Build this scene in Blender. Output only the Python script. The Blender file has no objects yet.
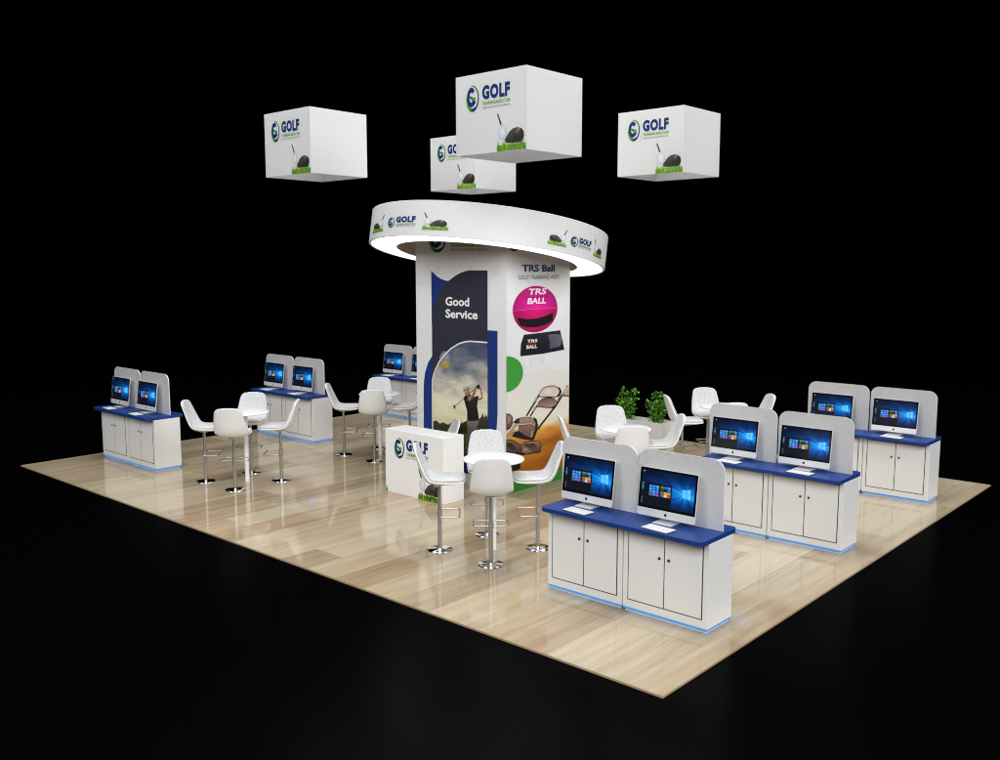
import bpy, math, random
from mathutils import Vector, Matrix
random.seed(7)
R = math.radians
sc = bpy.context.scene
COL = sc.collection

# ------------------------------------------------------------------ materials
def srgb(r, g, b):
    def f(c):
        c /= 255.0
        return c / 12.92 if c <= 0.04045 else ((c + 0.055) / 1.055) ** 2.4
    return (f(r), f(g), f(b))

def mat(name, col=(.8, .8, .8), rough=.5, metal=0., spec=.5, emit=None, estr=0., bump=None):
    m = bpy.data.materials.new(name)
    m.use_nodes = True
    nt = m.node_tree
    b = nt.nodes['Principled BSDF']
    b.inputs['Base Color'].default_value = (*col, 1)
    b.inputs['Roughness'].default_value = rough
    b.inputs['Metallic'].default_value = metal
    b.inputs['Specular IOR Level'].default_value = spec
    if emit:
        b.inputs['Emission Color'].default_value = (*emit, 1)
        b.inputs['Emission Strength'].default_value = estr
    if bump:
        n = nt.nodes.new('ShaderNodeTexNoise'); n.inputs['Scale'].default_value = bump[0]
        tc = nt.nodes.new('ShaderNodeTexCoord'); nt.links.new(tc.outputs['Object'], n.inputs['Vector'])
        bp = nt.nodes.new('ShaderNodeBump'); bp.inputs['Strength'].default_value = bump[1]
        bp.inputs['Distance'].default_value = .004
        nt.links.new(n.outputs['Fac'], bp.inputs['Height']); nt.links.new(bp.outputs['Normal'], b.inputs['Normal'])
    return m

def node(nt, t, **kw):
    n = nt.nodes.new(t)
    for k, v in kw.items():
        setattr(n, k, v)
    return n

def speckle(m, c0, c1, scale, lo=.4, hi=.6):
    """fine two-tone fleck through the material itself"""
    nt = m.node_tree; b = nt.nodes['Principled BSDF']
    tc = node(nt, 'ShaderNodeTexCoord'); n = node(nt, 'ShaderNodeTexNoise')
    n.inputs['Scale'].default_value = scale; n.inputs['Detail'].default_value = 3
    r = node(nt, 'ShaderNodeValToRGB')
    r.color_ramp.elements[0].position = lo; r.color_ramp.elements[0].color = (*c0, 1)
    r.color_ramp.elements[1].position = hi; r.color_ramp.elements[1].color = (*c1, 1)
    nt.links.new(tc.outputs['Object'], n.inputs['Vector']); nt.links.new(n.outputs['Fac'], r.inputs['Fac'])
    nt.links.new(r.outputs['Color'], b.inputs['Base Color'])
    return m

M = {}
M['white'] = speckle(mat('white_laminate', (.78, .775, .76), .42, bump=(260, .04)), (.74, .74, .73), (.765, .765, .755), 90, .3, .7)
M['counter'] = mat('white_counter_board', (.87, .87, .865), .5)
M['sign'] = mat('white_painted_board', (.69, .69, .685), .7)
M['cloth'] = mat('white_sign_fabric', (.85, .85, .845), .75)
def through(m, k):
    nt = m.node_tree; b = nt.nodes['Principled BSDF']; out = nt.nodes['Material Output']
    tl = node(nt, 'ShaderNodeBsdfTranslucent'); tl.inputs['Color'].default_value = (.85, .85, .845, 1)
    mx = node(nt, 'ShaderNodeMixShader'); mx.inputs[0].default_value = k
    nt.links.new(b.outputs[0], mx.inputs[1]); nt.links.new(tl.outputs[0], mx.inputs[2]); nt.links.new(mx.outputs[0], out.inputs['Surface'])
through(M['cloth'], .38)
M['shell'] = mat('white_moulded_plastic', (.82, .82, .815), .35)
M['fabric'] = speckle(mat('grey_flecked_fabric', (.5, .5, .5), .9, bump=(420, .5)), (.40, .40, .41), (.72, .72, .72), 120, .36, .62)
M['chrome'] = mat('brushed_chrome', (.56, .56, .57), .34, 1.0)
M['mirror'] = mat('polished_chrome', (.80, .80, .81), .06, 1.0)
M['tablewhite'] = mat('gloss_white_table', (.86, .86, .86), .25)
M['blue'] = mat('blue_laminate', srgb(14, 54, 122), .45, spec=.35, bump=(300, .02))
M['line'] = mat('dark_gap', (.03, .03, .032), .7)
M['knob'] = mat('black_knob', (.012, .012, .012), .3)
M['led'] = mat('blue_led', (.02, .1, .3), .5, emit=(.04, .34, .94), estr=.70)
M['alu'] = mat('silver_aluminium', (.80, .80, .81), .34, .25)
M['key'] = mat('white_keys', (.82, .82, .82), .5)
M['keygap'] = mat('keyboard_tray', (.10, .10, .105), .4, .3)
M['bezel'] = mat('black_glass', (.004, .004, .005), .12)
M['light'] = mat('lit_diffuser', (.9, .9, .9), .5, emit=(1, .99, .97), estr=1.6)
M['soffit'] = mat('brown_soffit', srgb(206, 186, 172), .8)
M['soil'] = mat('pebble_fill', (.42, .42, .41), .9, bump=(60, 1.0))
M['stem'] = mat('green_stem', (.06, .11, .03), .7)
M['edge'] = mat('plywood_edge', srgb(176, 152, 118), .6)

# hall ground: black, slightly shiny
g = mat('black_hall_ground', (.0012, .0012, .0015), .24, spec=.04); M['ground'] = g
nt_ = g.node_tree; gl = node(nt_, 'ShaderNodeBsdfGlossy'); gl.inputs['Roughness'].default_value = .26; df = node(nt_, 'ShaderNodeBsdfDiffuse'); df.inputs['Color'].default_value = (.0006, .0006, .0008, 1)
mxg = node(nt_, 'ShaderNodeMixShader'); mxg.inputs[0].default_value = .012
nt_.links.new(df.outputs[0], mxg.inputs[1]); nt_.links.new(gl.outputs[0], mxg.inputs[2]); nt_.links.new(mxg.outputs[0], nt_.nodes['Material Output'].inputs['Surface'])

# printed artwork: the ink colour is stored per corner of each printed shape
def print_mat(name, rough=.55):
    m = mat(name, rough=rough, spec=.3)
    nt = m.node_tree
    a = node(nt, 'ShaderNodeAttribute', attribute_name='ink')
    nt.links.new(a.outputs['Color'], nt.nodes['Principled BSDF'].inputs['Base Color'])
    return m
M['print'] = print_mat('printed_ink')

def ramp_set(r, stops):
    e = r.color_ramp.elements
    while len(e) > 1:
        e.remove(e[-1])
    e[0].position, e[0].color = stops[0][0], (*stops[0][1], 1)
    for p, c in stops[1:]:
        x = e.new(p); x.color = (*c, 1)

def sky_print():
    """printed photograph: evening clouds over a treeline (an image on the poster, laid out in poster metres)"""
    m = mat('printed_cloud_photo', rough=.5, spec=.3); nt = m.node_tree; b = nt.nodes['Principled BSDF']
    uv = node(nt, 'ShaderNodeUVMap', uv_map='poster')
    sep = node(nt, 'ShaderNodeSeparateXYZ'); nt.links.new(uv.outputs['UV'], sep.inputs[0])
    mr = node(nt, 'ShaderNodeMapRange'); mr.inputs['From Min'].default_value = .85; mr.inputs['From Max'].default_value = 2.15
    nt.links.new(sep.outputs['Y'], mr.inputs['Value'])
    mp = node(nt, 'ShaderNodeMapping'); mp.inputs['Scale'].default_value = (1.6, 3.6, 1); mp.inputs['Rotation'].default_value = (0, 0, .25)
    nt.links.new(uv.outputs['UV'], mp.inputs['Vector'])
    n = node(nt, 'ShaderNodeTexNoise'); n.inputs['Scale'].default_value = 1.5; n.inputs['Detail'].default_value = 8; n.inputs['Distortion'].default_value = .7
    nt.links.new(mp.outputs['Vector'], n.inputs['Vector'])
    ma = node(nt, 'ShaderNodeMath', operation='MULTIPLY_ADD'); ma.inputs[1].default_value = .75; 
    nt.links.new(n.outputs['Fac'], ma.inputs[0])
    su = node(nt, 'ShaderNodeMath', operation='SUBTRACT'); su.inputs[1].default_value = .37
    nt.links.new(mr.outputs['Result'], su.inputs[0]); nt.links.new(su.outputs[0], ma.inputs[2])
    r = node(nt, 'ShaderNodeValToRGB')
    ramp_set(r, [(.0, srgb(212, 204, 160)), (.25, srgb(232, 226, 196)), (.43, srgb(212, 206, 186)), (.56, srgb(170, 168, 162)), (.70, srgb(118, 122, 132)), (.85, srgb(84, 92, 114)), (1., srgb(62, 70, 96))])
    nt.links.new(ma.outputs[0], r.inputs['Fac']); nt.links.new(r.outputs['Color'], b.inputs['Base Color'])
    return m
M['skyprint'] = sky_print()

def field_print():
    m = mat('printed_field_photo', rough=.5, spec=.3); nt = m.node_tree; b = nt.nodes['Principled BSDF']
    uv = node(nt, 'ShaderNodeUVMap', uv_map='poster')
    sep = node(nt, 'ShaderNodeSeparateXYZ'); nt.links.new(uv.outputs['UV'], sep.inputs[0])
    mr = node(nt, 'ShaderNodeMapRange'); mr.inputs['From Min'].default_value = .1; mr.inputs['From Max'].default_value = 1.72
    nt.links.new(sep.outputs['Y'], mr.inputs['Value'])
    mp = node(nt, 'ShaderNodeMapping'); mp.inputs['Scale'].default_value = (1.2, 5.5, 1); mp.inputs['Rotation'].default_value = (0, 0, -.2)
    nt.links.new(uv.outputs['UV'], mp.inputs['Vector'])
    n = node(nt, 'ShaderNodeTexNoise'); n.inputs['Scale'].default_value = 2.0; n.inputs['Detail'].default_value = 7
    nt.links.new(mp.outputs['Vector'], n.inputs['Vector'])
    ma = node(nt, 'ShaderNodeMath', operation='MULTIPLY_ADD'); ma.inputs[1].default_value = .16
    nt.links.new(n.outputs['Fac'], ma.inputs[0])
    su = node(nt, 'ShaderNodeMath', operation='SUBTRACT'); su.inputs[1].default_value = .08
    nt.links.new(mr.outputs['Result'], su.inputs[0]); nt.links.new(su.outputs[0], ma.inputs[2])
    r = node(nt, 'ShaderNodeValToRGB')
    ramp_set(r, [(.0, srgb(186, 112, 24)), (.14, srgb(168, 98, 20)), (.26, srgb(196, 122, 34)), (.33, srgb(164, 96, 24)), (.42, srgb(204, 136, 48)), (.47, srgb(222, 176, 88)), (.505, srgb(226, 213, 178)), (.56, srgb(226, 223, 210)), (.75, srgb(225, 223, 214)), (1., srgb(222, 221, 216))])
    nt.links.new(ma.outputs[0], r.inputs['Fac']); nt.links.new(r.outputs['Color'], b.inputs['Base Color'])
    return m
M['fieldprint'] = field_print()

def screen_mat():
    """a lit screen: blue desktop wallpaper with light streaming from a window"""
    m = bpy.data.materials.new('lit_screen'); m.use_nodes = True; nt = m.node_tree
    b = nt.nodes['Principled BSDF']; b.inputs['Base Color'].default_value = (.004, .004, .005, 1); b.inputs['Roughness'].default_value = .15
    uv = node(nt, 'ShaderNodeUVMap', uv_map='poster')
    off = node(nt, 'ShaderNodeVectorMath', operation='SUBTRACT'); off.inputs[1].default_value = (.84, .47, 0)
    nt.links.new(uv.outputs['UV'], off.inputs[0])
    sc_ = node(nt, 'ShaderNodeVectorMath', operation='MULTIPLY'); sc_.inputs[1].default_value = (.95, 1.55, 0)
    nt.links.new(off.outputs[0], sc_.inputs[0])
    ln = node(nt, 'ShaderNodeVectorMath', operation='LENGTH'); nt.links.new(sc_.outputs[0], ln.inputs[0])
    nrm = node(nt, 'ShaderNodeVectorMath', operation='NORMALIZE'); nt.links.new(sc_.outputs[0], nrm.inputs[0])
    n = node(nt, 'ShaderNodeTexNoise'); n.inputs['Scale'].default_value = 3.2; n.inputs['Detail'].default_value = 2
    nt.links.new(nrm.outputs[0], n.inputs['Vector'])
    ma = node(nt, 'ShaderNodeMath', operation='MULTIPLY_ADD'); ma.inputs[1].default_value = -.62; nt.links.new(n.outputs['Fac'], ma.inputs[0])
    ad = node(nt, 'ShaderNodeMath', operation='ADD'); ad.inputs[1].default_value = .31; nt.links.new(ln.outputs['Value'], ad.inputs[0]); nt.links.new(ad.outputs[0], ma.inputs[2])
    r = node(nt, 'ShaderNodeValToRGB')
    ramp_set(r, [(.0, srgb(70, 190, 255)), (.13, srgb(20, 140, 232)), (.28, srgb(6, 88, 178)), (.5, srgb(3, 46, 104)), (.8, srgb(2, 24, 58)), (1., srgb(1, 15, 36))])
    nt.links.new(ma.outputs[0], r.inputs['Fac'])
    nt.links.new(r.outputs['Color'], b.inputs['Emission Color']); b.inputs['Emission Strength'].default_value = 1.0
    return m
M['screen'] = screen_mat()

def icon_mat():
    m = bpy.data.materials.new('lit_icons'); m.use_nodes = True; nt = m.node_tree
    b = nt.nodes['Principled BSDF']; b.inputs['Base Color'].default_value = (.004, .004, .005, 1); b.inputs['Roughness'].default_value = .15
    a = node(nt, 'ShaderNodeAttribute', attribute_name='ink')
    nt.links.new(a.outputs['Color'], b.inputs['Emission Color']); b.inputs['Emission Strength'].default_value = 1.0
    return m
M['icons'] = icon_mat()

def frosted():
    m = bpy.data.materials.new('frosted_acrylic'); m.use_nodes = True; nt = m.node_tree
    b = nt.nodes['Principled BSDF']
    b.inputs['Base Color'].default_value = (.80, .80, .80, 1)
    b.inputs['Roughness'].default_value = .22
    b.inputs['Specular IOR Level'].default_value = .6
    speckle(m, (.62, .62, .63), (.95, .95, .95), 105, .34, .56)
    out = nt.nodes['Material Output']
    tl = node(nt, 'ShaderNodeBsdfTranslucent'); tl.inputs['Color'].default_value = (.75, .75, .76, 1)
    rf = node(nt, 'ShaderNodeBsdfRefraction'); rf.inputs['Roughness'].default_value = .55; rf.inputs['IOR'].default_value = 1.12
    rf.inputs['Color'].default_value = (.9, .9, .9, 1)
    m1 = node(nt, 'ShaderNodeMixShader'); m1.inputs[0].default_value = .55
    nt.links.new(tl.outputs[0], m1.inputs[1]); nt.links.new(rf.outputs[0], m1.inputs[2])
    m2 = node(nt, 'ShaderNodeMixShader'); m2.inputs[0].default_value = .52
    nt.links.new(b.outputs[0], m2.inputs[1]); nt.links.new(m1.outputs[0], m2.inputs[2])
    nt.links.new(m2.outputs[0], out.inputs['Surface'])
    return m
M['frost'] = frosted()
M['rim'] = mat('painted_edge_glow', (.85, .85, .86), .25)  # edge glow of the dividers, put in as a plain white colour

def wood():
    m = mat('pale_oak_boards', rough=.075, spec=.5); nt = m.node_tree; b = nt.nodes['Principled BSDF']
    uv = node(nt, 'ShaderNodeUVMap', uv_map='poster')          # metres along / across each board, shifted per board
    tone = node(nt, 'ShaderNodeAttribute', attribute_name='ink')
    def noise(sx, sy, scale, detail, dist=0.):
        mp = node(nt, 'ShaderNodeMapping'); mp.inputs['Scale'].default_value = (sx, sy, 1)
        nt.links.new(uv.outputs['UV'], mp.inputs['Vector'])
        n = node(nt, 'ShaderNodeTexNoise'); n.inputs['Scale'].default_value = scale; n.inputs['Detail'].default_value = detail
        n.inputs['Distortion'].default_value = dist
        nt.links.new(mp.outputs['Vector'], n.inputs['Vector']); return n.outputs['Fac']
    a = noise(4.2, .34, 1.6, 4, .5)        # broad bands along the board
    f = noise(60, 1.6, 1.0, 5, .2)         # fine grain
    def mul(x, k):
        n = node(nt, 'ShaderNodeMath', operation='MULTIPLY'); nt.links.new(x, n.inputs[0]); n.inputs[1].default_value = k; return n.outputs[0]
    def add(x, y):
        n = node(nt, 'ShaderNodeMath', operation='ADD'); nt.links.new(x, n.inputs[0]); nt.links.new(y, n.inputs[1]); return n.outputs[0]
    sep = node(nt, 'ShaderNodeSeparateColor'); nt.links.new(tone.outputs['Color'], sep.inputs[0])
    c = noise(13, .55, 1.3, 5, 1.6)       # figure in the wood
    t = add(add(add(mul(a, .46), mul(c, .22)), mul(f, .22)), mul(sep.outputs[0], .28))
    r = node(nt, 'ShaderNodeValToRGB')
    ramp_set(r, [(.34, srgb(144, 126, 101)), (.50, srgb(166, 149, 123)), (.64, srgb(182, 169, 144)), (.82, srgb(194, 185, 164))])
    nt.links.new(t, r.inputs['Fac'])
    hue = node(nt, 'ShaderNodeMix', data_type='RGBA', blend_type='MULTIPLY'); hue.inputs['B'].default_value = (1.04, .965, .92, 1)
    nt.links.new(sep.outputs[1], hue.inputs['Factor']); nt.links.new(r.outputs['Color'], hue.inputs['A'])
    nt.links.new(hue.outputs['Result'], b.inputs['Base Color'])
    bp = node(nt, 'ShaderNodeBump'); bp.inputs['Strength'].default_value = .012; bp.inputs['Distance'].default_value = .002
    nt.links.new(f, bp.inputs['Height']); nt.links.new(bp.outputs['Normal'], b.inputs['Normal'])
    return m
M['wood'] = wood()

def leaf_mat():
    m = mat('shrub_leaf', (.07, .20, .02), .5); nt = m.node_tree; b = nt.nodes['Principled BSDF']
    a = node(nt, 'ShaderNodeAttribute', attribute_name='ink')
    nt.links.new(a.outputs['Color'], b.inputs['Base Color'])
    return m
M['leaf'] = leaf_mat()

# ------------------------------------------------------------------ mesh helpers
class MB:
    def __init__(s):
        s.v = []; s.f = []; s.m = []; s.c = []; s.uv = []; s.smooth = []
    def face(s, pts, m=0, col=(.8, .8, .8), uv=None, smooth=False):
        i = len(s.v); n = len(pts); s.v += [tuple(p) for p in pts]
        s.f.append(tuple(range(i, i + n))); s.m.append(m)
        cols = col if isinstance(col[0], (tuple, list)) else [col] * n
        s.c.append(list(cols)); s.uv.append(uv or [(0, 0)] * n); s.smooth.append(smooth)
    def faces(s, verts, faces, m=0, col=(.8, .8, .8), smooth=False):
        i = len(s.v); s.v += [tuple(p) for p in verts]
        for f in faces:
            s.f.append(tuple(i + k for k in f)); s.m.append(m); s.c.append([col] * len(f)); s.uv.append([(0, 0)] * len(f)); s.smooth.append(smooth)
    def box(s, x0, x1, y0, y1, z0, z1, m=0):
        v = [(x0, y0, z0), (x1, y0, z0), (x1, y1, z0), (x0, y1, z0), (x0, y0, z1), (x1, y0, z1), (x1, y1, z1), (x0, y1, z1)]
        s.faces(v, [(0, 3, 2, 1), (4, 5, 6, 7), (0, 1, 5, 4), (1, 2, 6, 5), (2, 3, 7, 6), (3, 0, 4, 7)], m)
    def prism(s, poly, a, b, axis='z', m=0):
        """poly extruded from a to b; axis z: poly is (x,y); axis y: poly is (x,z)"""
        n = len(poly)
        mk = (lambda p, t: (p[0], p[1], t)) if axis == 'z' else (lambda p, t: (p[0], t, p[1]))
        v = [mk(p, a) for p in poly] + [mk(p, b) for p in poly]
        f = [tuple(range(n))[::-1], tuple(range(n, 2 * n))] + [(i, (i + 1) % n, n + (i + 1) % n, n + i) for i in range(n)]
        if axis == 'y':
            f = [t[::-1] for t in f]
        s.faces(v, f, m)
    def lathe(s, prof, seg=32, c=(0, 0), m=0, smooth=True):
        v = []; f = []
        for r, z in prof:
            for k in range(seg):
                t = 2 * math.pi * k / seg
                v.append((c[0] + r * math.cos(t), c[1] + r * math.sin(t), z))
        for i in range(len(prof) - 1):
            for k in range(seg):
                k2 = (k + 1) % seg
                f.append((i * seg + k, i * seg + k2, (i + 1) * seg + k2, (i + 1) * seg + k))
        s.faces(v, f, m, smooth=smooth)
        s.faces(v[:seg], [tuple(range(seg))[::-1]], m); s.faces(v[-seg:], [tuple(range(seg))], m)
    def tube(s, path, r, seg=10, m=0, closed=False):
        P = [Vector(p) for p in path]; n = len(P); v = []; f = []
        for i, p in enumerate(P):
            a = P[(i - 1) % n] if (closed or i > 0) else p
            b = P[(i + 1) % n] if (closed or i < n - 1) else p
            d = (b - a).normalized()
            x = d.orthogonal().normalized() if abs(d.z) > .9 else d.cross(Vector((0, 0, 1))).normalized()
            y = d.cross(x)
            for k in range(seg):
                t = 2 * math.pi * k / seg
                v.append(p + x * r * math.cos(t) + y * r * math.sin(t))
        for i in range(n if closed else n - 1):
            j = (i + 1) % n
            for k in range(seg):
                k2 = (k + 1) % seg
                f.append((i * seg + k, i * seg + k2, j * seg + k2, j * seg + k))
        if not closed:
            f.append(tuple(range(seg))); f.append(tuple(range((n - 1) * seg, n * seg))[::-1])
        s.faces(v, f, m, smooth=True)
    def build(s, name, mats, parent=None, bevel=0., weld=False):
        me = bpy.data.meshes.new(name); me.from_pydata(s.v, [], s.f)
        for q in (mats if isinstance(mats, (list, tuple)) else [mats]):
            me.materials.append(q)
        me.polygons.foreach_set('material_index', s.m)
        me.polygons.foreach_set('use_smooth', s.smooth)
        ca = me.color_attributes.new('ink', 'FLOAT_COLOR', 'CORNER')
        ca.data.foreach_set('color', [x for fc in s.c for c in fc for x in (*c, 1.)])
        uvl = me.uv_layers.new(name='poster')
        uvl.data.foreach_set('uv', [x for fu in s.uv for u in fu for x in u])
        me.update()
        o = bpy.data.objects.new(name, me); COL.objects.link(o)
        if parent: o.parent = parent
        if bevel:
            b = o.modifiers.new('bevel', 'BEVEL'); b.width = bevel; b.segments = 2; b.limit_method = 'ANGLE'; b.angle_limit = R(40)
            b.harden_normals = False
        return o

def thing(name, label, cat, loc=(0, 0, 0), rz=0., group=None):
    o = bpy.data.objects.new(name, None); o.empty_display_size = .1; COL.objects.link(o)
    o.location = loc; o.rotation_euler = (0, 0, rz)
    return tag(o, label, cat, group)
def tag(o, label, cat, group=None):
    o['label'] = label; o['category'] = cat
    if group: o['group'] = group
    return o
def structure(o, label=None):
    o['kind'] = 'structure'
    if label: o['label'] = label
    return o
def copy_tree(o, parent=None):
    c = o.copy(); COL.objects.link(c)
    if parent is not None: c.parent = parent
    for ch in list(o.children):
        copy_tree(ch, c)
    return c

# ---- lettering: Blender's built-in font turned into flat mesh outlines, fitted to a box
_txt = {}
def text_mesh(s, bold, space=1.0):
    k = (s, bold, space)
    if k in _txt: return _txt[k]
    cu = bpy.data.curves.new('lettering', 'FONT'); cu.body = s; cu.size = 1; cu.offset = bold; cu.resolution_u = 3; cu.space_character = space
    o = bpy.data.objects.new('lettering', cu); COL.objects.link(o)
    bpy.context.view_layer.update()
    me = bpy.data.meshes.new_from_object(o.evaluated_get(bpy.context.evaluated_depsgraph_get()))
    V = [(v.co.x, v.co.y) for v in me.vertices]; F = [tuple(p.vertices) for p in me.polygons]
    bpy.data.objects.remove(o); bpy.data.curves.remove(cu); bpy.data.meshes.remove(me)
    x0 = min(v[0] for v in V); x1 = max(v[0] for v in V); y0 = min(v[1] for v in V); y1 = max(v[1] for v in V)
    V = [((x - x0) / (x1 - x0), (y - y0) / (y1 - y0)) for x, y in V]
    _txt[k] = (V, F)
    return _txt[k]

class Art:
    """flat printed shapes laid on a surface; place(u, v, height) gives the point"""
    def __init__(s, place):
        s.mb = MB(); s.place = place
    def poly(s, pts, col, layer=1, m=0):
        s.mb.face([s.place(u, v, layer * .0014) for u, v in pts], m, col, [tuple(p) for p in pts])
    def rect(s, u0, v0, u1, v1, col, layer=1, m=0):
        s.poly([(u0, v0), (u1, v0), (u1, v1), (u0, v1)], col, layer, m)
    def text(s, t, u0, v0, u1, v1, col, layer=2, bold=.0, space=1.0, slant=0., twice=0.):
        if twice:                                                # a heavier weight: the line printed twice, a hair apart
            s.text(t, u0 + twice * (u1 - u0), v0, u1 + twice * (u1 - u0), v1, col, layer + .6, bold, space, slant)
        V, F = text_mesh(t, bold, space)
        for f in F:
            s.poly([(u0 + (V[i][0] + slant * V[i][1]) * (u1 - u0), v0 + V[i][1] * (v1 - v0)) for i in f], col, layer)
    def line(s, a, b, w, col, layer=2):
        d = Vector((b[0] - a[0], b[1] - a[1])); n = Vector((-d.y, d.x)).normalized() * w / 2
        s.poly([(a[0] - n.x, a[1] - n.y), (b[0] - n.x, b[1] - n.y), (b[0] + n.x, b[1] + n.y), (a[0] + n.x, a[1] + n.y)], col, layer)
    def path(s, pts, w, col, layer=2):
        L = []; Rr = []
        for i, p in enumerate(pts):
            a = pts[max(i - 1, 0)]; b = pts[min(i + 1, len(pts) - 1)]
            d = Vector((b[0] - a[0], b[1] - a[1])); n = Vector((-d.y, d.x)).normalized() * w / 2
            L.append((p[0] - n.x, p[1] - n.y)); Rr.append((p[0] + n.x, p[1] + n.y))
        for i in range(len(pts) - 1):
            s.poly([L[i], L[i + 1], Rr[i + 1], Rr[i]], col, layer)
    def disc(s, c, rx, ry, col, layer=2, edge=None, hl=(0, 0), a0=0, a1=360, n=28):
        P = [(c[0] + rx * math.cos(R(a0 + (a1 - a0) * k / n)), c[1] + ry * math.sin(R(a0 + (a1 - a0) * k / n))) for k in range(n + 1)]
        h = (c[0] + hl[0] * rx, c[1] + hl[1] * ry)
        for k in range(n):
            s.poly([h, P[k], P[k + 1]], [col, edge or col, edge or col], layer)
    def arc(s, c, ro, ri, a0, a1, col, layer=2, n=28, co=(0, 0), ci=(0, 0), col1=None):
        """band between two ellipses ro=(rx,ry), ri=(rx,ry), whose centres may be shifted"""
        for k in range(n):
            q = []
            for j, (rr, sh) in ((k, (ro, co)), (k + 1, (ro, co)), (k + 1, (ri, ci)), (k, (ri, ci))):
                t = R(a0 + (a1 - a0) * j / n)
                q.append((c[0] + sh[0] * ro[0] + rr[0] * math.cos(t), c[1] + sh[1] * ro[1] + rr[1] * math.sin(t)))
            f0 = k / n; f1 = (k + 1) / n
            if col1:
                mix = lambda f: tuple(x * (1 - f) + y * f for x, y in zip(col, col1))
                s.poly(q, [mix(f0), mix(f1), mix(f1), mix(f0)], layer)
            else:
                s.poly(q, col, layer)
    def build(s, name, parent, mats=None):
        return s.mb.build(name, mats or M['print'], parent)

NAVY = srgb(10, 40, 104); GREEN = srgb(84, 164, 22); TEAL = srgb(20, 70, 90); LGREEN = srgb(120, 190, 40); GREY = srgb(120, 126, 140)
def emblem(A, c, rx, ry, L=1):
    # outer swoosh
    A.arc(c, (rx, ry), (rx * .92, ry * .90), 100, 30, LGREEN, L, ci=(-.12, .0), col1=srgb(24, 110, 60))
    A.arc(c, (rx, ry), (rx * .88, ry * .88), 30, -60, srgb(24, 100, 66), L, ci=(-.07, .03), col1=NAVY)
    A.arc(c, (rx, ry), (rx * .87, ry * .85), -60, -100, NAVY, L, ci=(-.03, .10), col1=srgb(16, 76, 80))
    A.arc(c, (rx, ry), (rx * .90, ry * .86), -100, -180, srgb(36, 130, 50), L, ci=(.03, .14), col1=LGREEN)
    # letter G
    g = (c[0] - .17 * rx, c[1] + .10 * ry)
    A.arc(g, (rx * .68, ry * .74), (rx * .30, ry * .38), 42, 330, NAVY, L + 1, n=36)
    A.poly([(g[0] + rx * .05, g[1] - ry * .02), (g[0] + rx * .64, g[1] - ry * .02), (g[0] + rx * .64, g[1] - ry * .46), (g[0] + rx * .44, g[1] - ry * .58), (g[0] + rx * .32, g[1] - ry * .24), (g[0] + rx * .05, g[1] - ry * .24)], NAVY, L + 1)
    up = [(-.70, .10), (-.42, .15), (-.05, .10), (.32, -.02), (.62, -.12)]
    dn = [(.58, -.34), (.36, -.28), (.10, -.16), (-.28, -.04), (-.70, -.02)]
    mk = lambda P: [(g[0] + x * rx, g[1] + y * ry) for x, y in P]
    A.poly(mk(up + dn), [NAVY, srgb(14, 60, 90)] + [srgb(24, 100, 64), srgb(40, 130, 56)] + [LGREEN] * 2 + [srgb(60, 150, 50)] * 2 + [srgb(20, 84, 80), NAVY], L + 2)

def logo(A, emb, r, sep, golf, trn, tg, L=1):
    emblem(A, emb, r[0], r[1], L)
    A.rect(sep[0] - sep[3], sep[1], sep[0] + sep[3], sep[2], srgb(165, 185, 165), L)
    A.text('GOLF', golf[0], golf[1], golf[2], golf[3], NAVY, L + 1, bold=.058, space=1.14)
    A.text('TRAININGAIDS.COM', trn[0], trn[1], trn[2], trn[3], GREEN, L + 1, bold=.0, space=1.06, twice=.009)
    if tg:
        A.text('THERE IS A BETTER PLAYER IN EVERYONE', tg[0], tg[1], tg[2], tg[3], GREY, L + 1, bold=.006)

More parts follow.
